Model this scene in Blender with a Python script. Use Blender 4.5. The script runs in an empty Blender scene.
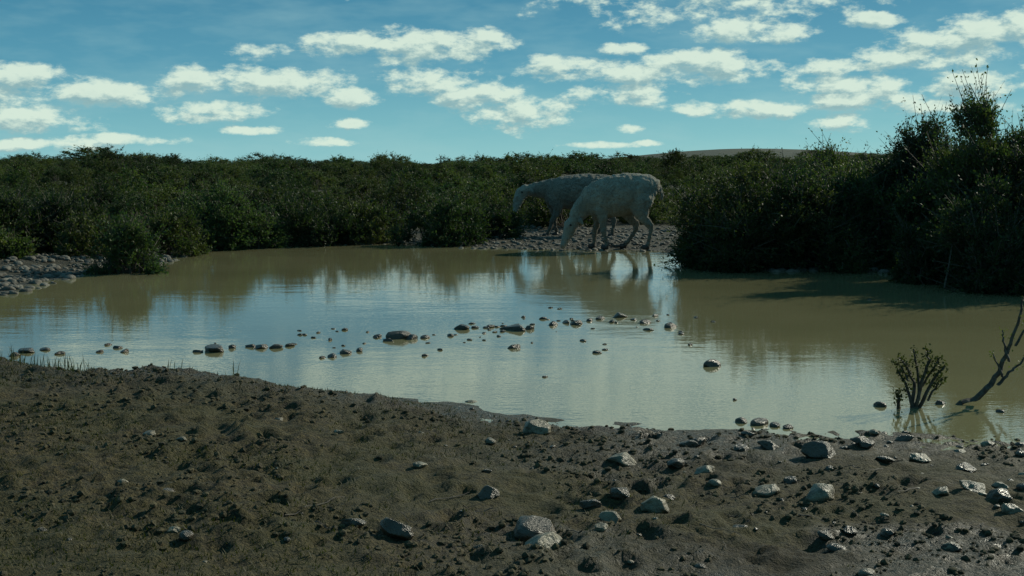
import bpy, math, random, bmesh
import numpy as np
from mathutils import Vector
random.seed(7); rng=np.random.default_rng(7)
F=1236.0; CAMH=0.9; PITCH=math.atan(123/F)
scene=bpy.context.scene
scene.view_settings.view_transform='Standard'; scene.view_settings.look='None'; scene.view_settings.exposure=0
cp,sp=math.cos(PITCH),math.sin(PITCH)
def ray(u,v):
    xc=(u-512)/F; yc=-(v-288)/F
    return np.array([xc, cp+yc*sp, -sp+yc*cp])
def G(u,v,z=0.0):
    d=ray(u,v); t=(z-CAMH)/d[2]
    return d[0]*t, d[1]*t
def azel(u,v):
    d=ray(u,v); d=d/np.linalg.norm(d)
    return math.atan2(d[0],d[1]), math.asin(d[2])
# ---------------------------------------------------------------- noise
T=rng.random((512,512))
def vn(x,y,s=0):
    x=np.asarray(x,float)+s*17.3; y=np.asarray(y,float)+s*9.7
    xi=np.floor(x).astype(int); yi=np.floor(y).astype(int)
    fx=x-xi; fy=y-yi; fx=fx*fx*fx*(fx*(fx*6-15)+10); fy=fy*fy*fy*(fy*(fy*6-15)+10)
    a=T[xi%512,yi%512]; b=T[(xi+1)%512,yi%512]; c=T[xi%512,(yi+1)%512]; d=T[(xi+1)%512,(yi+1)%512]
    return (a*(1-fx)+b*fx)*(1-fy)+(c*(1-fx)+d*fx)*fy
def fbm(x,y,o=4,s=0):
    r=0;a=.5
    for i in range(o):
        r=r+a*vn(x*2**i*(1+.07*i)+.6*y*i,y*2**i-.4*x*i,s+i*3); a*=.5
    return r
def sstep(a,b,x):
    t=np.clip((x-a)/(b-a),0,1); return t*t*(3-2*t)
# ---------------------------------------------------------------- pond outline
near_px=[(-260,348),(-120,356),(0,366),(60,374),(130,385),(200,384),(270,390),(340,394),(420,401),(480,409),(540,418),(620,424),(700,429),(800,431),(900,433),(1024,433),(1150,430),(1300,420)]
far_px=[(1300,305),(1150,298),(1024,290),(960,283),(900,273),(850,268),(760,271),(710,264),(685,254),(640,251),(560,250),(480,248),(380,244),(290,246),(215,249),(175,258),(140,268),(90,272),(40,284),(0,294),(-100,305),(-260,318)]
poly=np.array([G(*p) for p in near_px+far_px])
def catmull(P,n=5):
    out=[]; N=len(P)
    for i in range(N):
        p0,p1,p2,p3=P[(i-1)%N],P[i],P[(i+1)%N],P[(i+2)%N]
        for k in range(n):
            t=k/n
            out.append(.5*((2*p1)+(-p0+p2)*t+(2*p0-5*p1+4*p2-p3)*t*t+(-p0+3*p1-3*p2+p3)*t**3))
    return np.array(out)
poly=catmull(poly,4)
def sdist(x,y):
    x=np.asarray(x,float).ravel(); y=np.asarray(y,float).ravel()
    best=np.full(x.shape,1e9); inside=np.zeros(x.shape,bool); N=len(poly)
    for i in range(N):
        ax,ay=poly[i]; bx,by=poly[(i+1)%N]
        ex,ey=bx-ax,by-ay; L=ex*ex+ey*ey+1e-12
        t=np.clip(((x-ax)*ex+(y-ay)*ey)/L,0,1)
        d=(x-ax-t*ex)**2+(y-ay-t*ey)**2; best=np.minimum(best,d)
        c=((ay>y)!=(by>y)); 
        if abs(by-ay)>1e-9:
            inside^= c & (x<ex*(y-ay)/(by-ay)+ax)
    d=np.sqrt(best); return np.where(inside,-d,d)
hoof=[(random.uniform(-1,2.4),random.uniform(2.4,4.2),random.uniform(.018,.040),random.uniform(.008,.018)) for _ in range(240)]
def H(x,y,detail=True,d=None):
    x=np.asarray(x,float).ravel(); y=np.asarray(y,float).ravel()
    if d is None: d=sdist(x,y)
    d=d+ (vn(x*3,y*3,5)-.5)*.12*np.clip(np.abs(y)/6,.5,2)
    nearm=1-sstep(7,8.5,y)
    left=1-sstep(-1.3,.3,x)
    bank=(.020+.085*left)*sstep(0,.40,d)+(.01+.012*left)*np.clip(d,0,3)
    far=.05*sstep(0,.8,d)+.50*sstep(0,40,d)
    hill=5.6*np.exp(-((x-80)/50)**2-((y-420)/120)**2)+.8*sstep(150,500,y)*vn(x/90,y/90,4)
    out=bank*nearm+(far+hill)*(1-nearm)
    inn=-np.minimum(.3,-d*.18)
    z=np.where(d>0,out,inn)
    if detail:
        ny=nearm*sstep(-.02,.25,d)
        brk=sstep(.35,.6,fbm(x*1.7,y*1.7,2,17))
        lump=(fbm(x*2.2,y*2.2,3,1)-.45)*.055+(fbm(x*7,y*7,2,2)-.4)*.020+(fbm(x*19,y*19,3,3)-.45)*.034+np.maximum(0,fbm(x*31,y*31,2,13)-.40)*.070*(.35+.65*brk)
        lump=lump*(.65+.45*left)
        z=z+ny*lump
        fy=(1-nearm)*sstep(0,.6,d)
        z=z+fy*(fbm(x*1.3,y*1.3,4,6)-.45)*.10
        z=z+nearm*(fbm(x*7,y*7,3,8)-.45)*.025*sstep(-.3,0,d)
        m=(y<4.5)&(y>2)&(np.abs(x)<2.8)
        if m.any():
            zz=z[m]; xm=x[m]; ym=y[m]
            for hx,hy,hr,hd in hoof:
                q=((xm-hx)**2+((ym-hy)*.8)**2)/hr**2
                k=q<6
                zz[k]+= -hd*np.exp(-q[k]**1.3)+hd*.4*np.exp(-(np.sqrt(q[k])-1.5)**2*5)
            z[m]=zz
    return z
def h1(x,y,detail=True): return float(H([x],[y],detail)[0])
# ---------------------------------------------------------------- helpers
def mesh_np(name,V,Fa,mats=(),smooth=False,midx=None):
    me=bpy.data.meshes.new(name); V=np.asarray(V,np.float32)
    if isinstance(Fa,np.ndarray):
        n,k=Fa.shape
        me.vertices.add(len(V)); me.vertices.foreach_set('co',V.ravel())
        me.loops.add(n*k); me.loops.foreach_set('vertex_index',Fa.astype(np.int32).ravel())
        me.polygons.add(n); me.polygons.foreach_set('loop_start',np.arange(0,n*k,k,dtype=np.int32))
        try: me.polygons.foreach_set('loop_total',np.full(n,k,dtype=np.int32))
        except Exception: pass
    else:
        me.from_pydata([tuple(map(float,v)) for v in V],[],[tuple(map(int,f)) for f in Fa]); n=len(Fa)
    for m in mats: me.materials.append(m)
    if midx is not None: me.polygons.foreach_set('material_index',np.asarray(midx,np.int32))
    me.polygons.foreach_set('use_smooth',np.full(len(me.polygons),smooth))
    me.update(); me.validate()
    return me
def obj(name,me,loc=(0,0,0),rot=(0,0,0),sc=(1,1,1),parent=None):
    o=bpy.data.objects.new(name,me); scene.collection.objects.link(o)
    o.location=loc; o.rotation_euler=rot; o.scale=sc
    if parent: o.parent=parent
    return o
class NT:
    def __init__(s,nt): s.nt=nt; nt.nodes.clear()
    def n(s,t,**k):
        nd=s.nt.nodes.new(t)
        for a,b in k.items(): setattr(nd,a,b)
        return nd
    def l(s,a,b): s.nt.links.new(a,b)
    def put(s,inp,v):
        if v is None: return
        if hasattr(v,'is_output'): s.l(v,inp)
        else: inp.default_value=v
    def m(s,op,a,b=None,c=None,clamp=False):
        nd=s.n('ShaderNodeMath',operation=op); nd.use_clamp=clamp
        s.put(nd.inputs[0],a); s.put(nd.inputs[1],b)
        if c is not None: s.put(nd.inputs[2],c)
        return nd.outputs[0]
    def v(s,op,a,b=None,c=None):
        nd=s.n('ShaderNodeVectorMath',operation=op)
        s.put(nd.inputs[0],a); s.put(nd.inputs[1],b)
        if c is not None: s.put(nd.inputs[2],c)
        return nd.outputs['Value'] if op in('LENGTH','DOT_PRODUCT') else nd.outputs[0]
    def noise(s,vec,scale,detail=4,rough=.5,dist=0):
        nd=s.n('ShaderNodeTexNoise'); s.put(nd.inputs['Vector'],vec)
        nd.inputs['Scale'].default_value=scale; nd.inputs['Detail'].default_value=detail
        nd.inputs['Roughness'].default_value=rough; nd.inputs['Distortion'].default_value=dist
        return nd.outputs['Fac']
    def mix(s,f,a,b,mode='MIX'):
        nd=s.n('ShaderNodeMix',data_type='RGBA',blend_type=mode)
        s.put(nd.inputs[0],f)
        for i,c in((6,a),(7,b)):
            if hasattr(c,'is_output'): s.l(c,nd.inputs[i])
            else: nd.inputs[i].default_value=(*c,1) if len(c)==3 else c
        return nd.outputs[2]
    def mr(s,x,a,b,c=0,d=1,smooth=False):
        nd=s.n('ShaderNodeMapRange'); nd.interpolation_type='SMOOTHSTEP' if smooth else 'LINEAR'
        s.put(nd.inputs[0],x)
        for i,q in enumerate((a,b,c,d)): s.put(nd.inputs[i+1],q)
        return nd.outputs[0]
    def bump(s,h,strength=.5,dist=.02,normal=None):
        nd=s.n('ShaderNodeBump'); nd.inputs['Strength'].default_value=strength; nd.inputs['Distance'].default_value=dist
        s.l(h,nd.inputs['Height'])
        if normal is not None: s.l(normal,nd.inputs['Normal'])
        return nd.outputs[0]
def material(name):
    m=bpy.data.materials.new(name); m.use_nodes=True; t=NT(m.node_tree)
    o=t.n('ShaderNodeOutputMaterial'); b=t.n('ShaderNodeBsdfPrincipled'); t.l(b.outputs[0],o.inputs[0])
    return m,t,b,o
def coords(t): return t.n('ShaderNodeTexCoord').outputs['Object']
def geopos(t): return t.n('ShaderNodeNewGeometry').outputs['Position']
# ---------------------------------------------------------------- materials
def mat_ground():
    m,t,b,o=material('ground_mud'); P=geopos(t)
    wet=t.n('ShaderNodeAttribute',attribute_name='wet').outputs['Fac']
    far=t.n('ShaderNodeAttribute',attribute_name='far').outputs['Fac']
    n1=t.noise(P,3.0,4,.6); n2=t.noise(P,55,5,.7); n3=t.noise(P,170,3,.6); n4=t.noise(P,1.4,4,.6)
    c=t.mix(t.mr(n2,.41,.61),(.022,.018,.007),(.095,.074,.028))
    c=t.mix(t.mr(n1,.38,.60,0,.7),c,(.046,.046,.012))
    c=t.mix(t.mr(n3,.55,.70,0,.55),c,(.155,.125,.055))
    c=t.mix(t.m('MULTIPLY',wet,.70),c,(.026,.021,.009))
    cf=t.mix(t.mr(t.noise(P,9,5,.7),.4,.65),(.026,.025,.014),(.075,.068,.043))
    sep=t.n('ShaderNodeSeparateXYZ'); t.l(P,sep.inputs[0])
    cf=t.mix(t.mr(sep.outputs[1],25,90),cf,(.028,.036,.016))
    c=t.mix(far,c,cf)
    t.l(c,b.inputs['Base Color'])
    w2=t.m('MULTIPLY',wet,t.mr(n4,.38,.52),clamp=True)
    w3=t.m('MULTIPLY',w2,t.mr(n2,.35,.6,1,.45))
    t.l(t.mr(w3,0,1,.9,.20),b.inputs['Roughness']); b.inputs['Specular IOR Level'].default_value=.35
    hh=t.m('ADD',t.m('MULTIPLY',n2,1.0),t.m('MULTIPLY',n3,.4))
    t.l(t.bump(hh,1.0,.03),b.inputs['Normal']); return m
def mat_rock(name,c1,c2,c3,rough=.75,sc=1):
    m,t,b,o=material(name); P=geopos(t); isl=t.n('ShaderNodeNewGeometry').outputs['Random Per Island']
    c=t.mix(isl,c1,c2); c=t.mix(t.mr(t.noise(P,25*sc,5,.65),.42,.68),c,c3)
    c=t.mix(t.mr(t.noise(P,90*sc,3,.6),.5,.75,0,.7),c,tuple(x*.35 for x in c1))
    t.l(c,b.inputs['Base Color']); b.inputs['Roughness'].default_value=rough
    t.l(t.bump(t.noise(P,60*sc,5,.65),.8,.015),b.inputs['Normal']); return m
def mat_water():
    m,t,b,o=material('pond_water'); P=geopos(t)
    n=t.noise(P,.7,3,.5)
    c=t.mix(t.mr(n,.35,.65),(.165,.155,.080),(.20,.185,.098))
    t.l(c,b.inputs['Base Color']); b.inputs['Roughness'].default_value=.02; b.inputs['IOR'].default_value=1.7
    w1=t.noise(t.v('MULTIPLY',P,(3.0,7.0,1.0)),1.6,2,.5)
    w2=t.noise(t.v('MULTIPLY',P,(1.0,2.2,1.0)),1.4,1,.5)
    w3=t.noise(t.v('MULTIPLY',P,(1.0,1.4,1.0)),34,2,.5)
    patch=t.mr(t.noise(P,.45,2,.5),.4,.62,.2,1)
    hh=t.m('ADD',t.m('MULTIPLY',w1,.0012),t.m('MULTIPLY',w2,.0022))
    hh=t.m('MULTIPLY',hh,patch); hh=t.m('ADD',hh,t.m('MULTIPLY',w3,.00035))
    t.l(t.bump(hh,1.0,1.0),b.inputs['Normal']); return m
def mat_leaf(name,ca,cb,cc):
    m,t,b,o=material(name); g=t.n('ShaderNodeNewGeometry'); isl=g.outputs['Random Per Island']; P=g.outputs['Position']
    oi=t.n('ShaderNodeObjectInfo').outputs['Random']
    c=t.mix(isl,ca,cb); c=t.mix(t.mr(t.noise(P,3.0,2,.6),.42,.6),c,cc)
    c=t.mix(t.mr(oi,.3,1,0,.7),c,cc)
    br=t.mr(t.m('FRACT',t.m('MULTIPLY',oi,7.31)),0,1,.5,1.45)
    sc=t.n('ShaderNodeVectorMath',operation='SCALE'); t.l(c,sc.inputs[0]); t.l(br,sc.inputs['Scale']); c=sc.outputs[0]
    t.l(c,b.inputs['Base Color']); b.inputs['Roughness'].default_value=.6; b.inputs['Specular IOR Level'].default_value=.2
    tr=t.n('ShaderNodeBsdfTranslucent'); t.l(t.mix(1.0,c,(1.1,1.4,.5),'MULTIPLY'),tr.inputs[0])
    mx=t.n('ShaderNodeMixShader'); mx.inputs[0].default_value=.35
    t.l(b.outputs[0],mx.inputs[1]); t.l(tr.outputs[0],mx.inputs[2]); t.l(mx.outputs[0],o.inputs[0]); return m
def mat_bark(name,c1,c2):
    m,t,b,o=material(name); P=geopos(t)
    t.l(t.mix(t.mr(t.noise(P,60,4,.6),.4,.65),c1,c2),b.inputs['Base Color']); b.inputs['Roughness'].default_value=.85
    return m
def mat_wool(name,c1,c2):
    m,t,b,o=material(name); P=coords(t)
    c=t.mix(t.mr(t.noise(P,6,5,.65),.38,.62),c1,c2)
    c=t.mix(t.mr(t.noise(P,40,4,.65),.48,.68,0,.7),c,tuple(x*.40 for x in c1))
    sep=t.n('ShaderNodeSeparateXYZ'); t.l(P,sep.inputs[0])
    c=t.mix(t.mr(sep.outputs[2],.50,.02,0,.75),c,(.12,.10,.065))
    # pale clean face
    c=t.mix(t.mr(sep.outputs[0],.62,.74,.75,0),c,(.42,.40,.31)) if name=='wool' else t.mix(t.mr(sep.outputs[0],.28,.40,.75,0),c,(.40,.38,.30))
    t.l(c,b.inputs['Base Color']); b.inputs['Roughness'].default_value=.95; b.inputs['Specular IOR Level'].default_value=.1
    b.inputs['Sheen Weight'].default_value=.3
    t.l(t.bump(t.noise(P,50,5,.75),1.0,.05),b.inputs['Normal']); return m
M_ground=mat_ground(); M_water=mat_water()
M_stone=mat_rock('stone_surface',(.100,.083,.048),(.22,.19,.12),(.085,.068,.038),.4)
M_wetstone=mat_rock('wet_stone_surface',(.030,.024,.014),(.085,.062,.036),(.040,.032,.018),.3)
M_gravel=mat_rock('gravel_surface',(.045,.042,.030),(.17,.16,.13),(.08,.073,.055),.8,.5)
M_clod=mat_rock('clod_surface',(.026,.021,.008),(.090,.070,.028),(.044,.040,.014),.95)
M_leaf=mat_leaf('scrub_leaves',(.026,.044,.016),(.055,.080,.028),(.078,.086,.030))
M_leafd=mat_leaf('dark_leaves',(.018,.038,.018),(.043,.068,.028),(.053,.074,.028))
M_sprig=mat_leaf('sprig_leaves',(.040,.050,.020),(.080,.095,.035),(.07,.075,.030))
M_cover=mat_leaf('cover_leaves',(.042,.042,.012),(.10,.092,.030),(.052,.060,.016))
M_bark=mat_bark('bark',(.035,.028,.020),(.09,.075,.052))
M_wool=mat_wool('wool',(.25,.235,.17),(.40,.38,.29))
M_wool2=mat_wool('wool_shaded',(.15,.14,.10),(.26,.245,.185))  # same wool darkened: shading on the rear sheep put into its colour
# ---------------------------------------------------------------- ground
def axis_x():
    a=list(np.arange(-2.6,2.6001,.0130)); s=.0130; x=a[-1]; e=[]
    while x<900: s*=1.07; x+=s; e.append(x)
    return np.array([-q for q in e[::-1]]+a+e)
def axis_y():
    a=list(np.arange(-4,2.1,.12))+list(np.arange(2.2,5.9,.0130)); y=a[-1]; s=.0130
    while y<1400: s=min(s*1.03,60) if y<20 else s*1.04; y+=s; a.append(y)
    return np.array(a)
ax,ay=axis_x(),axis_y(); X,Y=np.meshgrid(ax,ay); nx,nyy=len(ax),len(ay)
D=sdist(X,Y); Z=H(X,Y,True,D)
V=np.stack([X.ravel(),Y.ravel(),Z],1)
I=(np.arange(nyy-1)[:,None]*nx+np.arange(nx-1)[None,:]).ravel()
Fq=np.stack([I,I+1,I+1+nx,I+nx],1)
me=mesh_np('ground',V,Fq,[M_ground],True)
wet=(1-sstep(.02,.9,D+(fbm(X.ravel()*2,Y.ravel()*2,3,9)-.45)*1.0))
wet=np.maximum(wet,.95*sstep(-.5,.6,X.ravel())*sstep(.36,.50,fbm(X.ravel()*1.7,Y.ravel()*1.7,3,11)+.06))
wet=np.where(Y.ravel()>7,wet*.5,wet)
a=me.attributes.new('wet','FLOAT','POINT'); a.data.foreach_set('value',wet.astype(np.float32))
a=me.attributes.new('far','FLOAT','POINT'); a.data.foreach_set('value',sstep(7,8.5,Y.ravel()).astype(np.float32))
obj('ground',me)
xs=[poly[:,0].min()-.5,poly[:,0].max()+.5]; ys=[poly[:,1].min()-.3,poly[:,1].max()+.5]
obj('pond_water',mesh_np('pond_water',[(xs[0],ys[0],0),(xs[1],ys[0],0),(xs[1],ys[1],0),(xs[0],ys[1],0)],[(0,1,2,3)],[M_water]))
# ---------------------------------------------------------------- rocks
def ico(s):
    bm=bmesh.new(); bmesh.ops.create_icosphere(bm,subdivisions=s,radius=1)
    v=np.array([x.co[:] for x in bm.verts]); f=np.array([[q.index for q in x.verts] for x in bm.faces]); bm.free(); return v,f
ICO={s:ico(s) for s in(1,2,3,4)}
def rock(s,ncut=9,sharp=.72):
    v,f=ICO[s]; v=v.copy()
    for _ in range(ncut):
        n=rng.normal(size=3); n/=np.linalg.norm(n); t=rng.uniform(sharp-.16,sharp+.18)
        d=v@n; k=d>t; v[k]-=np.outer(d[k]-t,n)*.95
    if s==1: v=v*rng.uniform(.7,1.2,(len(v),1))
    if s==4:
        ph=rng.uniform(0,6,6); v=v*(1+.05*np.sin(v[:,[0]]*4+ph[0])*np.sin(v[:,[1]]*5+ph[1])+.03*np.sin(v[:,[2]]*9+ph[2])*np.sin(v[:,[0]]*8+ph[3]))
    return v,f
def rotz(v,a):
    c,s=math.cos(a),math.sin(a); return v@np.array([[c,s,0],[-s,c,0],[0,0,1]])
def scatter(name,items,mat,sub=1,smooth=False):
    VV=[];FF=[];o=0
    for (x,y,z,rx,ry,rz,ang) in items:
        v,f=rock(sub,0 if sub==1 else (6 if sub<3 else 10)); v=rotz(v*np.array([rx,ry,rz]),ang)+np.array([x,y,z])
        VV.append(v);FF.append(f+o);o+=len(v)
    return obj(name,mesh_np(name,np.concatenate(VV),np.concatenate(FF),[mat],smooth))
fg=[(540,551,27,1),(655,512,22,1),(535,431,18,1),(622,464,19,1),(820,499,20,1),(704,473,13,1),(766,492,15,1),(918,460,14,1),(170,497,16,0),(535,530,27,0),(972,488,15,1),(1012,512,14,1),(770,448,14,0),(747,435,9,0),(395,537,20,0),(590,505,12,0),(612,520,14,1),(860,446,11,0),(965,470,11,0),(990,446,9,1),(620,500,13,0),(415,393,8,0),(490,497,14,0),(905,440,10,0),(1000,500,16,0),(150,433,9,1),(355,524,14,0),(740,450,10,0),(820,455,22,0),(420,470,8,1)]
r2=random.Random(3)
fg+=[(r2.uniform(560,1015),r2.uniform(440,550),r2.uniform(6,12),r2.random()<.45) for _ in range(18)]+[(r2.uniform(20,540),r2.uniform(430,550),r2.uniform(5,8),r2.random()<.4) for _ in range(7)]
for (u,v,r,k) in fg:
    x,y=G(u,v,.03); z=h1(x,y); x,y=G(u,v,z); z=h1(x,y); R=r/F*y*1.0
    vv,f=rock(4,13,.70); vv=vv*np.array([R,R*random.uniform(.65,.9),R*random.uniform(.45,.65)])
    me=mesh_np('stone',vv,f,[M_stone if k else M_wetstone],True)
    obj('stone',me,(x,y,z+R*.16),(random.uniform(-.2,.2),random.uniform(-.25,.25),random.uniform(-.5,.5)))
ps=[(215,351,14),(262,348,9),(275,348,8),(290,346,6),(250,347,5),(198,352,5),(232,348,5),(345,353,8),(360,351,5),(332,357,6),(322,358,4),(378,337,5),(398,338,13),(412,339,7),(425,338,5),(388,341,6),(462,329,9),(475,328,5),(490,327,6),(505,329,6),(516,330,12),(530,329,6),(543,319,4),(553,325,6),(566,323,5),(577,324,8),(590,321,4),(600,319,6),(612,322,5),(620,317,8),(634,320,4),(645,323,7),(655,316,4),(671,327,8),(681,334,4),(648,330,5),(583,341,4),(597,353,5),(514,348,7),(712,366,9),(118,348,5),(125,352,5),(108,345,4),(100,352,4),(27,352,10),(45,350,6),(15,356,6),(60,354,5),(425,356,4),(450,336,4),(440,350,3),(605,350,3),(300,335,3),(345,330,4),(330,340,3),(880,406,7),(940,404,6),(742,422,8),(760,424,10),(775,426,7),(788,428,6),(1000,412,5),(545,377,3),(690,345,3),(735,400,3)]
items=[]
for (u,v,r) in ps:
    x,y=G(u,v); R=r/F*y
    items.append((x,y,R*.08,R*1.15,R*.8,R*random.uniform(.38,.7),random.uniform(0,6)))
for _ in range(60):
    u=random.gauss(480,150); v=333+random.gauss(0,9)-(u-480)*.06; x,y=G(u,v); R=random.uniform(1,3.5)/F*y
    items.append((x,y,R*.1,R*1.3,R*.8,R*.45,random.uniform(0,6)))
scatter('pond_stones',items,M_wetstone,3,True)
items=[];cl=[]
N=36000; xs_=rng.uniform(-2.6,2.8,N); ys_=2.1+rng.random(N)**1.2*4; d_=sdist(xs_,ys_); z_=H(xs_,ys_,True,d_); ck=fbm(xs_*3,ys_*3,3,21)
for x,y,d,z,c in zip(xs_,ys_,d_,z_,ck):
    if d<.03 or c<.38+.1*random.random(): continue
    r=.002+.009*random.random()**3
    cl.append((x,y,z+r*.2,r*1.2,r,r*.8,random.uniform(0,6)))
scatter('mud_clods',cl,M_clod,1,False)
N=520; xs_=rng.uniform(-1.2,2.6,N)+rng.normal(0,.2,N); ys_=rng.uniform(2.3,4.7,N); d_=sdist(xs_,ys_); z_=H(xs_,ys_,True,d_)
for x,y,d,z in zip(xs_,ys_,d_,z_):
    if d<-.1: continue
    if random.random()>.25+.25*x: continue
    r=.005+.020*random.random()**3.5
    items.append((x,y,z+r*.1,r*1.25,r,r*.65,random.uniform(0,6)))
scatter('pebbles',items[::3],M_stone,2,True)
scatter('dark_pebbles',items[1::3]+items[2::3],M_wetstone,2,True)
items=[]
def strip(n,x0,x1,y0,y1,dmin,dmax,rmin,rmax):
    X_=rng.uniform(x0,x1,n);Y_=rng.uniform(y0,y1,n);d=sdist(X_,Y_);k=(d>dmin)&(d<dmax);X_,Y_=X_[k],Y_[k];z=H(X_,Y_,True)
    for x,y,zz in zip(X_,Y_,z):
        r=rmin+(rmax-rmin)*random.random()**3.5; items.append((x,y,max(zz,-.01)+r*.15,r*1.3,r,r*.65,random.uniform(0,6)))
strip(6500,-6.5,-2.7,8,12.5,-.10,1.6,.008,.045)
strip(3500,-3.5,3,12,15.3,-.12,.6,.01,.04)
strip(2200,-.8,3,12.5,16.8,.3,3.5,.01,.035)
strip(3500,2.0,6.5,8,12.5,-.12,.9,.01,.055)
scatter('gravel_shore',items,M_gravel,2,True)
# ---------------------------------------------------------------- shrubs
def shrub_mesh(name,seed,R,Hh,ncl,tw=5,lf=8,leaf=.03,nl=8,mat=None,spiky=.2,skirt=5):
    r=np.random.default_rng(seed); lob=[]
    for i in range(nl):
        a=r.uniform(0,2*math.pi); q=.72*math.sqrt((i+.5)/nl); lr=r.uniform(.20,.40)*min(R,Hh*.8)
        top=Hh*math.sqrt(max(.15,1-q*q*.8))*r.uniform(.68,1.03); zc=max(lr*.5,(top-lr)*r.choice([1,.8,.5]))
        lob.append((q*R*math.cos(a),q*R*math.sin(a),zc,lr))
    for i in range(skirt):
        a=2*math.pi*(i+r.random())/skirt; lr=r.uniform(.20,.30)*min(R,Hh); q=r.uniform(.45,.8)
        lob.append((q*R*math.cos(a),q*R*math.sin(a),lr*.55,lr))
    nl=len(lob); L=np.array(lob); pk=r.choice(nl,ncl,p=L[:,3]**2/np.sum(L[:,3]**2))
    dv=r.normal(size=(ncl,3)); dv/=np.linalg.norm(dv,axis=1)[:,None]; rad=(.35+.72*r.random(ncl)**.5)
    tip=L[pk,:3]+dv*(L[pk,3]*rad)[:,None]; tip[:,2]=np.maximum(tip[:,2],.02+.05*r.random(ncl))
    out=tip-L[pk,:3]*np.array([.8,.8,.6]); out/=np.linalg.norm(out,axis=1)[:,None]+1e-6
    B=np.repeat(tip,tw,0); O=np.repeat(out,tw,0)
    dr=O+r.normal(size=B.shape)*.6+np.array([0,0,.30]); dr/=np.linalg.norm(dr,axis=1)[:,None]
    ln=r.uniform(.04,.11,len(B))*(1+(r.random(len(B))<spiky*.4)*r.uniform(.6,2.4,len(B)))*(.6+.5*Hh)
    E=B+dr*ln[:,None]
    tt=r.random((len(B),lf)); P=B[:,None]+(E-B)[:,None]*tt[...,None]+r.normal(size=(len(B),lf,3))*.010
    P=P.reshape(-1,3); n=len(P); d1=np.repeat(dr,lf,0)+r.normal(size=(n,3))*.8; d1/=np.linalg.norm(d1,axis=1)[:,None]
    d2=np.cross(d1,r.normal(size=(n,3))); d2/=np.linalg.norm(d2,axis=1)[:,None]
    s=leaf*r.uniform(.5,1.2,n)[:,None]
    Vv=np.stack([P,P+d1*s*.5+d2*s*.28,P+d1*s,P+d1*s*.5-d2*s*.28],1).reshape(-1,3); Fl=np.arange(n*4).reshape(-1,4)
    w=.0035; sd=np.cross(dr,r.normal(size=dr.shape)); sd/=np.linalg.norm(sd,axis=1)[:,None]
    Tv=np.stack([B-sd*w,B+sd*w,E+sd*w*.4,E-sd*w*.4],1).reshape(-1,3); Ft=np.arange(len(Tv)).reshape(-1,4)+len(Vv)
    SV=[];SF=[];o=len(Vv)+len(Tv)
    for i in r.choice(ncl,min(ncl,50),replace=False):
        e=tip[i]; b=np.array([r.normal()*.08,r.normal()*.08,-.03]); mdp=(b+e)/2+np.array([0,0,-.06*Hh])+r.normal(size=3)*.04
        pts=[b,(b+mdp)/2+r.normal(size=3)*.01,mdp,(mdp+e)/2+r.normal(size=3)*.015,e]; rd=[.015,.012,.009,.006,.003]
        for k,(p,q) in enumerate(zip(pts,rd)):
            for j in range(4):
                an=j*math.pi/2; SV.append(p+np.array([math.cos(an)*q,math.sin(an)*q,0]))
            if k:
                for j in range(4): SF.append([o+(k-1)*4+j,o+(k-1)*4+(j+1)%4,o+k*4+(j+1)%4,o+k*4+j])
        o+=20
    AV=np.concatenate([Vv,Tv,np.array(SV)]); AF=np.concatenate([Fl,Ft,np.array(SF)])
    mi=np.concatenate([np.zeros(len(Fl)),np.ones(len(Ft)+len(SF))])
    return mesh_np(name,AV,AF,[mat or M_leaf,M_bark],False,mi)
far_v=[shrub_mesh('scrub_mesh_%d'%i,200+i,random.uniform(.75,1.1),1.0,300,5,8,.042,5,M_leaf if i%3 else M_leafd,.55,4) for i in range(8)]
def shrub(i,u,v,wpx,top):
    x,y=G(u,v,.05); z=h1(x,y,False); s=F/y
    R=wpx/s/2/.93; Hh=CAMH-(top-165)/s-z
    n=int(np.clip(820*R*(R+Hh),230,1200))
    obj('shrub',shrub_mesh('shrub',500+i,R,Hh,n,6,9,.028,int(7+6*R),M_leafd if i%3 else M_leaf,.5),(x,y,z-.02))
SH=[(768,262,175,160),(722,262,85,204),(828,262,120,162),(862,250,150,136),(900,254,140,126),(935,260,120,104),(985,270,110,104),(1040,278,130,110),(1000,284,110,180),(1095,270,190,106),(885,262,90,166),(1180,285,200,112),(958,266,80,146),(722,247,70,206),(805,240,120,152),(845,240,120,142),(925,276,60,215),
 (124,267,66,206),(98,256,70,205),(45,250,130,182),(-40,256,150,188),(165,250,75,200),(215,243,100,186),(258,243,60,198),(5,262,50,228),(-130,268,150,190),(310,240,90,192),(370,238,80,196),(440,240,90,190),(492,238,60,204)]
for i,s_ in enumerate(SH): shrub(i,*s_)
grp=bpy.data.objects.new('background_scrub',None); scene.collection.objects.link(grp)
cnt=0
def put(n,y0,y1,hs0,hs1,pw=1.0,ws=1.0,ex=1.6):
    global cnt
    Y_=y0+(y1-y0)*rng.random(n)**pw; X_=rng.uniform(-1,1,n)*(Y_*.47+2.0); d=sdist(X_,Y_); z=H(X_,Y_,False,d)
    for x,y,dd,zz in zip(X_,Y_,d,z):
        if dd<1.1: continue
        if -.6<x<2.7+(y-13)*.5 and y<16.6: continue
        h=hs0+(hs1-hs0)*rng.random()**ex; w=h*rng.uniform(.9,1.5)*ws
        o=bpy.data.objects.new('scrub',far_v[rng.integers(8)]); scene.collection.objects.link(o)
        o.location=(x,y,zz-.03); o.rotation_euler=(0,0,rng.uniform(0,6.28)); o.scale=(w,w,h); o.parent=grp; cnt+=1
put(170,14,20,.30,.68); put(340,19,40,.35,.80,1,1.1,2); put(400,38,110,.5,1.1,1,1.5,2.6); put(420,100,330,.6,1.9,1,2.4,3)
print('scrub',cnt)
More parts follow.
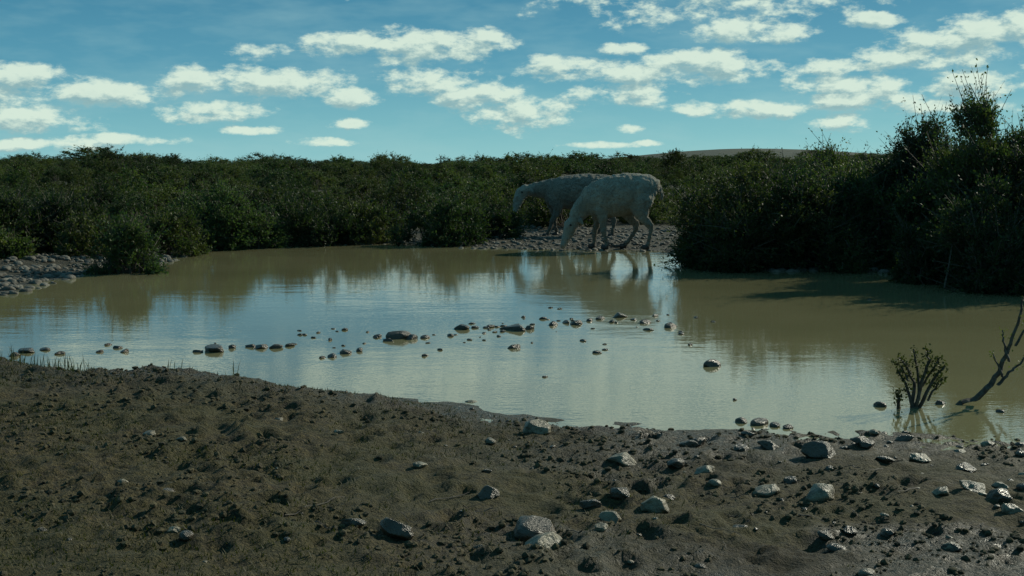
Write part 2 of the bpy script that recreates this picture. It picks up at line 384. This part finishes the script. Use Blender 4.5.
# ---------------------------------------------------------------- sheep
def ear(VV,FF,s,cx,cz):
    o=len(VV); seg=10; prof=[(.030,.018,.014,0),(.06,.034,.013,-.004),(.09,.036,.012,-.014),(.12,.024,.010,-.030),(.14,.008,.006,-.042)]
    for i,(yy,a,b,dz) in enumerate(prof):
        for k in range(seg):
            t=2*math.pi*k/seg*s; VV.append(np.array([cx+math.cos(t)*b+.55*(yy-.03),s*yy,cz+dz+math.sin(t)*a]))
        if i:
            for k in range(seg): FF.append((o+(i-1)*seg+k,o+(i-1)*seg+(k+1)%seg,o+i*seg+(k+1)%seg,o+i*seg+k)[::-1])
    FF.append(tuple(o+k for k in range(seg))); FF.append(tuple(o+(len(prof)-1)*seg+k for k in range(seg))[::-1])
def loft(VV,FF,pts,seg=18):
    if pts[0]=='ear': ear(VV,FF,*pts[1:]); return
    o=len(VV); P=np.array([p[:3] for p in pts],float); n=len(P)
    for i in range(n):
        t=P[min(i+1,n-1)]-P[max(i-1,0)]; t/=np.linalg.norm(t)
        lat=np.array([0,1,0.]); lat-=t*lat.dot(t); lat/=np.linalg.norm(lat); up=np.cross(t,lat)
        for k in range(seg):
            a=2*math.pi*k/seg; VV.append(P[i]+lat*math.cos(a)*pts[i][3]+up*math.sin(a)*pts[i][4])
        if i:
            for k in range(seg):
                FF.append((o+(i-1)*seg+k,o+(i-1)*seg+(k+1)%seg,o+i*seg+(k+1)%seg,o+i*seg+k))
    FF.append(tuple(o+k for k in range(seg))[::-1]); FF.append(tuple(o+(n-1)*seg+k for k in range(seg)))
def sheep(loc,trunk,neck,head,legs,tail,eyes,ears,mat,rotz=0):
    root=bpy.data.objects.new('sheep',None); scene.collection.objects.link(root); root.location=loc; root.rotation_euler=(0,0,rotz)
    VV=[];FF=[]
    loft(VV,FF,trunk,24); loft(VV,FF,neck,18); loft(VV,FF,head,16)
    for l in legs: loft(VV,FF,l,12)
    loft(VV,FF,tail,10)
    for e in ears: loft(VV,FF,e,10)
    o=obj('body',mesh_np('sheep_body',VV,FF,[mat],True),parent=root)
    r=o.modifiers.new('r','REMESH'); r.mode='VOXEL'; r.voxel_size=.008; r.use_smooth_shade=True
    s=o.modifiers.new('s','SMOOTH'); s.factor=.6; s.iterations=5
    tx=bpy.data.textures.new('wool_lumps','CLOUDS'); tx.noise_scale=.05; tx.noise_depth=4
    d=o.modifiers.new('d','DISPLACE'); d.texture=tx; d.strength=.028; d.mid_level=.5; d.texture_coords='LOCAL'
    em,et,eb,_=material('sheep_eye'); eb.inputs['Base Color'].default_value=(.01,.008,.006,1); eb.inputs['Roughness'].default_value=.15
    for (x,y,z) in eyes:
        v,f=ICO[2]; obj('eye',mesh_np('eye',v*.012,f,[em],True),(x,y,z),parent=root)
    hm,ht,hb,_=material('hoof'); hb.inputs['Base Color'].default_value=(.03,.025,.02,1)
    for l in legs:
        x,y,z=l[-1][:3]; v,f=ICO[3]; v=v.copy(); v[:,2]=np.clip(v[:,2],-.55,.6)
        obj('hoof',mesh_np('hoof',v*np.array([.042,.03,.045]),f,[hm],True),(x-.012,y,z+.0),parent=root)
    return root
def hind(x,y,dx=0):
    return [(x-.03,y*.7,.62,.075,.13),(x-.05,y*.95,.52,.085,.135),(x-.06,y*1.05,.42,.065,.10),(x-.02,y*1.08,.33,.040,.060),(x+.05,y*1.08,.255,.026,.038),(x+.058+dx*.2,y*1.05,.21,.023,.029),(x+.048+dx*.4,y*1.05,.15,.019,.022),(x+.03+dx*.8,y*1.05,.075,.021,.023),(x+.015+dx,y*1.05,.03,.024,.026)]
def fore(x,y,dx=0):
    return [(x+.0,y*.8,.52,.06,.11),(x+.02,y,.41,.052,.085),(x+.03,y,.33,.038,.052),(x+.02+dx*.3,y,.25,.028,.033),(x+.01+dx*.5,y,.205,.029,.033),(x+.01+dx*.65,y,.14,.020,.022),(x+.01+dx*.9,y,.07,.022,.023),(x-.002+dx,y,.03,.024,.026)]
trunk=[(1.585,0,.61,.04,.06),(1.565,0,.625,.09,.12),(1.50,0,.635,.135,.16),(1.40,0,.625,.165,.185),(1.28,0,.60,.19,.215),(1.16,0,.573,.20,.225),(1.04,0,.548,.185,.215),(.94,0,.525,.15,.195),(.86,0,.505,.125,.165),(.80,0,.485,.08,.11)]
neck=[(.97,0,.565,.12,.14),(.88,0,.515,.10,.13),(.80,0,.445,.080,.108),(.735,0,.375,.066,.088),(.70,0,.33,.058,.07)]
head=[(.735,0,.355,.040,.04),(.71,0,.33,.058,.062),(.675,0,.265,.062,.076),(.645,0,.195,.052,.066),(.617,0,.125,.040,.050),(.598,0,.075,.034,.040),(.588,0,.035,.036,.034),(.583,0,.008,.024,.024)]
legs=[hind(1.45,-.11,.0),hind(1.33,.10,-.10),fore(.965,-.095,.07),fore(.93,.095,-.02)]
tail=[(1.56,0,.70,.03,.03),(1.605,0,.665,.026,.028),(1.63,0,.59,.02,.022),(1.63,0,.52,.014,.014)]
yS=13.15
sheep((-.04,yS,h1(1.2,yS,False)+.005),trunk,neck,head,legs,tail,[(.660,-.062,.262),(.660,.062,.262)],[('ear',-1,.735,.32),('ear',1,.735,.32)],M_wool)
# rear sheep: head carried a little higher, muzzle hanging
trunk=[(1.43,0,.57,.04,.06),(1.41,0,.585,.09,.12),(1.34,0,.59,.135,.16),(1.22,0,.58,.165,.185),(1.08,0,.565,.195,.21),(.94,0,.552,.205,.215),(.80,0,.545,.19,.205),(.68,0,.538,.155,.19),(.59,0,.525,.125,.165),(.52,0,.51,.08,.11)]
neck=[(.72,0,.585,.12,.14),(.60,0,.585,.10,.13),(.49,0,.580,.080,.108),(.39,0,.578,.066,.088),(.33,0,.575,.058,.07)]
head=[(.345,0,.60,.040,.04),(.30,0,.59,.058,.062),(.245,0,.545,.062,.076),(.205,0,.475,.052,.066),(.178,0,.40,.040,.050),(.163,0,.350,.034,.040),(.157,0,.312,.036,.034),(.155,0,.292,.024,.024)]
legs=[hind(1.28,-.115,.03),hind(1.20,.10,-.06),fore(.64,-.095,-.10),fore(.60,.095,.06)]
tail=[(1.41,0,.65,.03,.03),(1.45,0,.61,.025,.028),(1.475,0,.54,.02,.02),(1.475,0,.48,.012,.012)]
yR=15.0
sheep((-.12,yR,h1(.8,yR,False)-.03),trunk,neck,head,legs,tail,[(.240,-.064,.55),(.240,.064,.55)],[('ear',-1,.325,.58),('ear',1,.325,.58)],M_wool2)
# ---------------------------------------------------------------- sprigs in the water
def tubes(paths,seg=6):
    VV=[];FF=[]
    for p in paths: 
        o=len(VV)
        for i,(x,y,z,r) in enumerate(p):
            for k in range(seg):
                a=2*math.pi*k/seg; VV.append((x+math.cos(a)*r,y+math.sin(a)*r*.9,z+math.sin(a)*r*.45))
            if i:
                for k in range(seg): FF.append((o+(i-1)*seg+k,o+(i-1)*seg+(k+1)%seg,o+i*seg+(k+1)%seg,o+i*seg+k))
    return VV,FF
def plant(name,base,paths_px,leafs,leaf,clump):
    bx,by=G(*base); s=F/by
    paths=[]; L=[]
    for pth in paths_px:
        yo=random.uniform(-.05,.05); pp=[]
        for i,(u,v,r) in enumerate(pth):
            k=i/max(1,len(pth)-1); pp.append(((u-base[0])/s,yo*k,(base[1]-v)/s*1.0-(.03 if i==0 else 0),r/s*.8))
        q=[]
        for i in range(len(pp)-1):
            for j in range(4):
                t=j/4; q.append(tuple(pp[i][c]*(1-t)+pp[i+1][c]*t+(random.gauss(0,.0022) if c<3 and (i or j) else 0) for c in range(4)))
        q.append(pp[-1]); paths.append(q)
        if clump:
            st=int(len(q)*leafs)
            for c in q[st:]:
                for _ in range(clump): L.append((c[0]+random.gauss(0,.009),c[1]+random.gauss(0,.009),c[2]+random.gauss(0,.009)))
    V_,F_=tubes(paths); nb=len(F_)
    for p in L:
        p=np.array(p); d1=rng.normal(size=3)+np.array([0,0,.7]); d1/=np.linalg.norm(d1); d2=np.cross(d1,rng.normal(size=3)); d2/=np.linalg.norm(d2); s_=leaf*random.uniform(.6,1.2)
        o=len(V_); V_+= [p,p+d1*s_*.5+d2*s_*.28,p+d1*s_,p+d1*s_*.5-d2*s_*.28]; F_.append((o,o+1,o+2,o+3))
    me=mesh_np(name,V_,F_,[M_bark,M_sprig],False,[0]*nb+[1]*(len(F_)-nb)); return obj(name,me,(bx,by,0))
plant('sapling',(915,408),[[(912,408,3),(915,385,2.4),(908,368,2),(900,358,1.5)],[(914,408,3),(920,380,2.4),(926,360,2),(922,347,1.2)],[(917,406,3),(928,388,2.4),(936,374,1.8),(943,364,1.2)],[(913,400,2.4),(905,385,1.8),(897,370,1.2)],[(919,390,2),(916,365,1.6),(912,348,1)],[(899,408,3.2),(896,398,2),(894,390,1)],[(928,392,1.8),(938,384,1.3),(944,378,1)],[(921,378,1.8),(930,368,1.4),(934,356,1)],[(908,372,1.5),(902,366,1),(893,362,1)]],.40,.014,14)
plant('dead_branch',(960,405),[[(946,405,2.5),(962,403,4),(978,398,4.5),(992,384,4),(1001,370,3.4),(1008,352,2.8),(1016,332,2.2),(1021,312,1.8),(1023,295,1.2)],[(998,376,2.5),(1010,372,2),(1022,364,1.5),(1034,352,1)],[(1008,352,2),(1003,340,1.4),(1004,330,1)],[(1014,336,2),(1024,326,1.5),(1032,312,1)],[(976,399,3),(966,408,2.2),(955,410,1.5)],[(1002,368,2),(996,360,1.3),(995,353,.8)]],.5,.011,4)
V_=[];F_=[]
tf=[(62,366,30),(70,372,22),(20,362,18),(36,366,12),(80,374,16),(8,364,14),(52,368,16),(180,372,8),(230,384,8)]
for (u,v,n) in tf:
    x0,y0=G(u,v,.1)
    for _ in range(n):
        x=x0+random.gauss(0,.03); y=y0+random.gauss(0,.04); z=h1(x,y)-.005; h=random.uniform(.025,.085); a=random.uniform(0,6.28); ln=random.uniform(.1,.6)*h; w=.0016
        dx,dy=math.cos(a),math.sin(a); o=len(V_)
        V_+=[(x-dy*w,y+dx*w,z),(x+dy*w,y-dx*w,z),(x+dy*w*.8+dx*ln*.4,y-dx*w*.8+dy*ln*.4,z+h*.6),(x-dy*w*.8+dx*ln*.4,y+dx*w*.8+dy*ln*.4,z+h*.6),(x+dx*ln,y+dy*ln,z+h)]
        F_+=[(o,o+1,o+2,o+3),(o+3,o+2,o+4)]
obj('grass_tuft',mesh_np('grass_tuft',V_,F_,[M_sprig],False))
N=60000; xx=rng.uniform(-2.6,.9,N); yy=rng.uniform(2.3,5.6,N); dd=sdist(xx,yy); zz=H(xx,yy,True,dd); ck=fbm(xx*2.5,yy*2.5,3,31)
k=(dd>.08)&(ck>.36+.08*rng.random(N))&(rng.random(N)<1-.92*sstep(-.9,.8,xx)); xx,yy,zz=xx[k],yy[k],zz[k]; n=len(xx)
a=rng.uniform(0,6.28,n); h=rng.uniform(.004,.014,n); w=.0018; c_,s_=np.cos(a),np.sin(a)
V_=np.stack([np.stack([xx-s_*w,yy+c_*w,zz-.002],1),np.stack([xx+s_*w,yy-c_*w,zz-.002],1),np.stack([xx+c_*h*.9,yy+s_*h*.9,zz+h],1)],1).reshape(-1,3)
obj('ground_cover',mesh_np('ground_cover',V_,np.arange(n*3).reshape(-1,3),[M_cover],False))
paths=[]
tw=[(285,532,345,506),(80,440,110,436),(590,420,600,428),(430,500,470,492),(700,520,745,530)]+[(u,v,u+random.uniform(-25,25),v+random.uniform(-7,7)) for u,v in [(random.uniform(300,1000),random.uniform(440,550)) for _ in range(28)]]
for (u1,v1,u2,v2) in tw:
    p=[]; x1,y1=G(u1,v1,.06); x2,y2=G(u2,v2,.06); rr=random.uniform(.0012,.0026)
    for i in range(7):
        t=i/6; x=x1+(x2-x1)*t+random.gauss(0,.002); y=y1+(y2-y1)*t+random.gauss(0,.003); p.append((x,y,h1(x,y)+.005,rr*(1-.5*t)))
    paths.append(p)
V_,F_=tubes(paths); obj('fallen_twigs',mesh_np('fallen_twigs',V_,F_,[M_bark],True))
# ---------------------------------------------------------------- sky
SUN_AZ=math.radians(52); SUN_EL=math.radians(29)
w=bpy.data.worlds.new('World'); scene.world=w; w.use_nodes=True; t=NT(w.node_tree)
out=t.n('ShaderNodeOutputWorld'); bg=t.n('ShaderNodeBackground'); t.l(bg.outputs[0],out.inputs[0]); bg.inputs[1].default_value=.085
sky=t.n('ShaderNodeTexSky',sky_type='NISHITA'); sky.sun_disc=False; sky.sun_elevation=SUN_EL; sky.sun_rotation=SUN_AZ
sky.air_density=1.0; sky.dust_density=.3; sky.ozone_density=1.5
gen=t.n('ShaderNodeTexCoord').outputs['Generated']; sep=t.n('ShaderNodeSeparateXYZ'); t.l(gen,sep.inputs[0])
az=t.m('ARCTAN2',sep.outputs[0],sep.outputs[1]); el=t.m('ARCSINE',sep.outputs[2])
cmb=t.n('ShaderNodeCombineXYZ'); t.l(az,cmb.inputs[0]); t.l(el,cmb.inputs[1]); P0=cmb.outputs[0]
rampn=t.n('ShaderNodeValToRGB'); t.l(t.mr(el,-.01,.35),rampn.inputs[0]); cr=rampn.color_ramp
cr.elements[0].position=0; cr.elements[0].color=(3.5,7.4,8.0,1); cr.elements[1].position=1; cr.elements[1].color=(.5,2.3,3.6,1)
for p,c in((.10,(2.0,5.5,6.7)),(.24,(.80,3.4,5.1)),(.38,(.45,2.5,4.1))):
    e_=cr.elements.new(p); e_.color=(*c,1)
skyc=t.mix(.8,t.mix(1.0,sky.outputs[0],(.6,.95,.95),'MULTIPLY'),rampn.outputs[0])
clouds=[(258,52,26,8),(350,44,40,12),(415,48,60,16),(460,44,50,15),(225,80,55,13),(290,84,60,14),(350,97,28,10),(215,112,50,10),(20,76,45,12),(100,92,75,12),(30,118,55,13),(30,145,80,6),(110,140,60,5),(430,82,55,13),(480,95,50,14),(520,113,45,18),(560,68,40,11),(625,50,25,6),(640,70,45,13),(705,66,60,16),(620,95,50,10),(745,30,60,12),(870,20,30,7),(960,45,70,18),(1010,30,60,18),(930,58,60,10),(830,68,50,8),(760,108,95,8),(850,84,60,10),(860,100,60,9),(975,84,50,12),(935,108,70,8),(840,121,28,8),(350,124,22,5),(322,142,32,4),(250,130,30,4),(628,129,14,4),(600,145,40,3),(650,143,14,3),
 (430,-55,150,34),(720,-55,190,62),(640,-85,110,40),(860,-90,190,50),(760,-130,160,40),(120,-40,110,22),(250,-130,180,36),(1000,-150,200,44),(600,-180,200,40),(-170,90,140,24),(1180,80,120,26),(-220,-60,160,28)]
g=bpy.data.node_groups.new('cloud_density','ShaderNodeTree'); g.interface.new_socket('P',in_out='INPUT',socket_type='NodeSocketVector'); g.interface.new_socket('D',in_out='OUTPUT',socket_type='NodeSocketFloat')
gt=NT(g); gi=gt.n('NodeGroupInput'); go=gt.n('NodeGroupOutput'); P=gi.outputs[0]
acc=None
for (u,v,ru,rv) in clouds:
    a,e=azel(u,v); sx,sy=F/(ru*1.12),F/(rv*1.2)
    q=gt.v('MULTIPLY_ADD',P,(sx,sy,0),(-a*sx,-e*sy,0)); L=gt.v('DOT_PRODUCT',q,q)
    acc=L if acc is None else gt.m('MINIMUM',acc,L)
ell=gt.m('SUBTRACT',1.0,gt.m('MINIMUM',acc,2.4))
ps_=gt.v('MULTIPLY',P,(1,2.0,1)); nf=gt.noise(ps_,33,7,.63)
dd=gt.m('ADD',gt.m('MULTIPLY',ell,.64),gt.m('MULTIPLY',gt.m('SUBTRACT',nf,.5),3.3))
gt.l(dd,go.inputs[0])
def grp_eval(vec):
    nd=t.n('ShaderNodeGroup'); nd.node_tree=g; t.l(vec,nd.inputs[0]); return nd.outputs[0]
D0=grp_eval(P0); D1=grp_eval(t.v('ADD',P0,(.004,.0070,0)))
mask=t.mr(D0,-.10,.62,0,1,True)
shade=t.mr(t.m('SUBTRACT',D0,D1),-.5,.5,0,1,True)
core=t.mr(D0,.2,1.2,0,1)
lit=t.m('SUBTRACT',t.m('ADD',t.m('MULTIPLY',shade,.95),.26),t.m('MULTIPLY',core,.28),clamp=True)
cc=t.mix(lit,(2.3,4.5,5.0),(8.2,9.8,8.3))
wisp=t.mr(t.noise(t.v('MULTIPLY',P0,(1,3.5,1)),9,4,.6),.45,.75,0,.30)
base=t.mix(wisp,skyc,(4.5,7.2,7.2))
t.l(t.mix(t.m('MULTIPLY',mask,.93),base,cc),bg.inputs[0])
w.cycles.sampling_method='MANUAL'; w.cycles.sample_map_resolution=512
sd=Vector((math.sin(SUN_AZ)*math.cos(SUN_EL),math.cos(SUN_AZ)*math.cos(SUN_EL),math.sin(SUN_EL)))
sl=bpy.data.lights.new('sun','SUN'); sl.energy=4.2; sl.angle=math.radians(.5); sl.color=(1,.96,.78)
so=bpy.data.objects.new('sun',sl); scene.collection.objects.link(so); so.rotation_euler=sd.to_track_quat('Z','Y').to_euler(); so.location=(0,0,20)
# ---------------------------------------------------------------- camera
cam=bpy.data.cameras.new('camera'); cam.sensor_width=36; cam.lens=36*F/1024; cam.clip_end=5000; cam.clip_start=.05
co=bpy.data.objects.new('camera',cam); scene.collection.objects.link(co); co.location=(0,0,CAMH); co.rotation_euler=(math.pi/2-PITCH,0,0); scene.camera=co
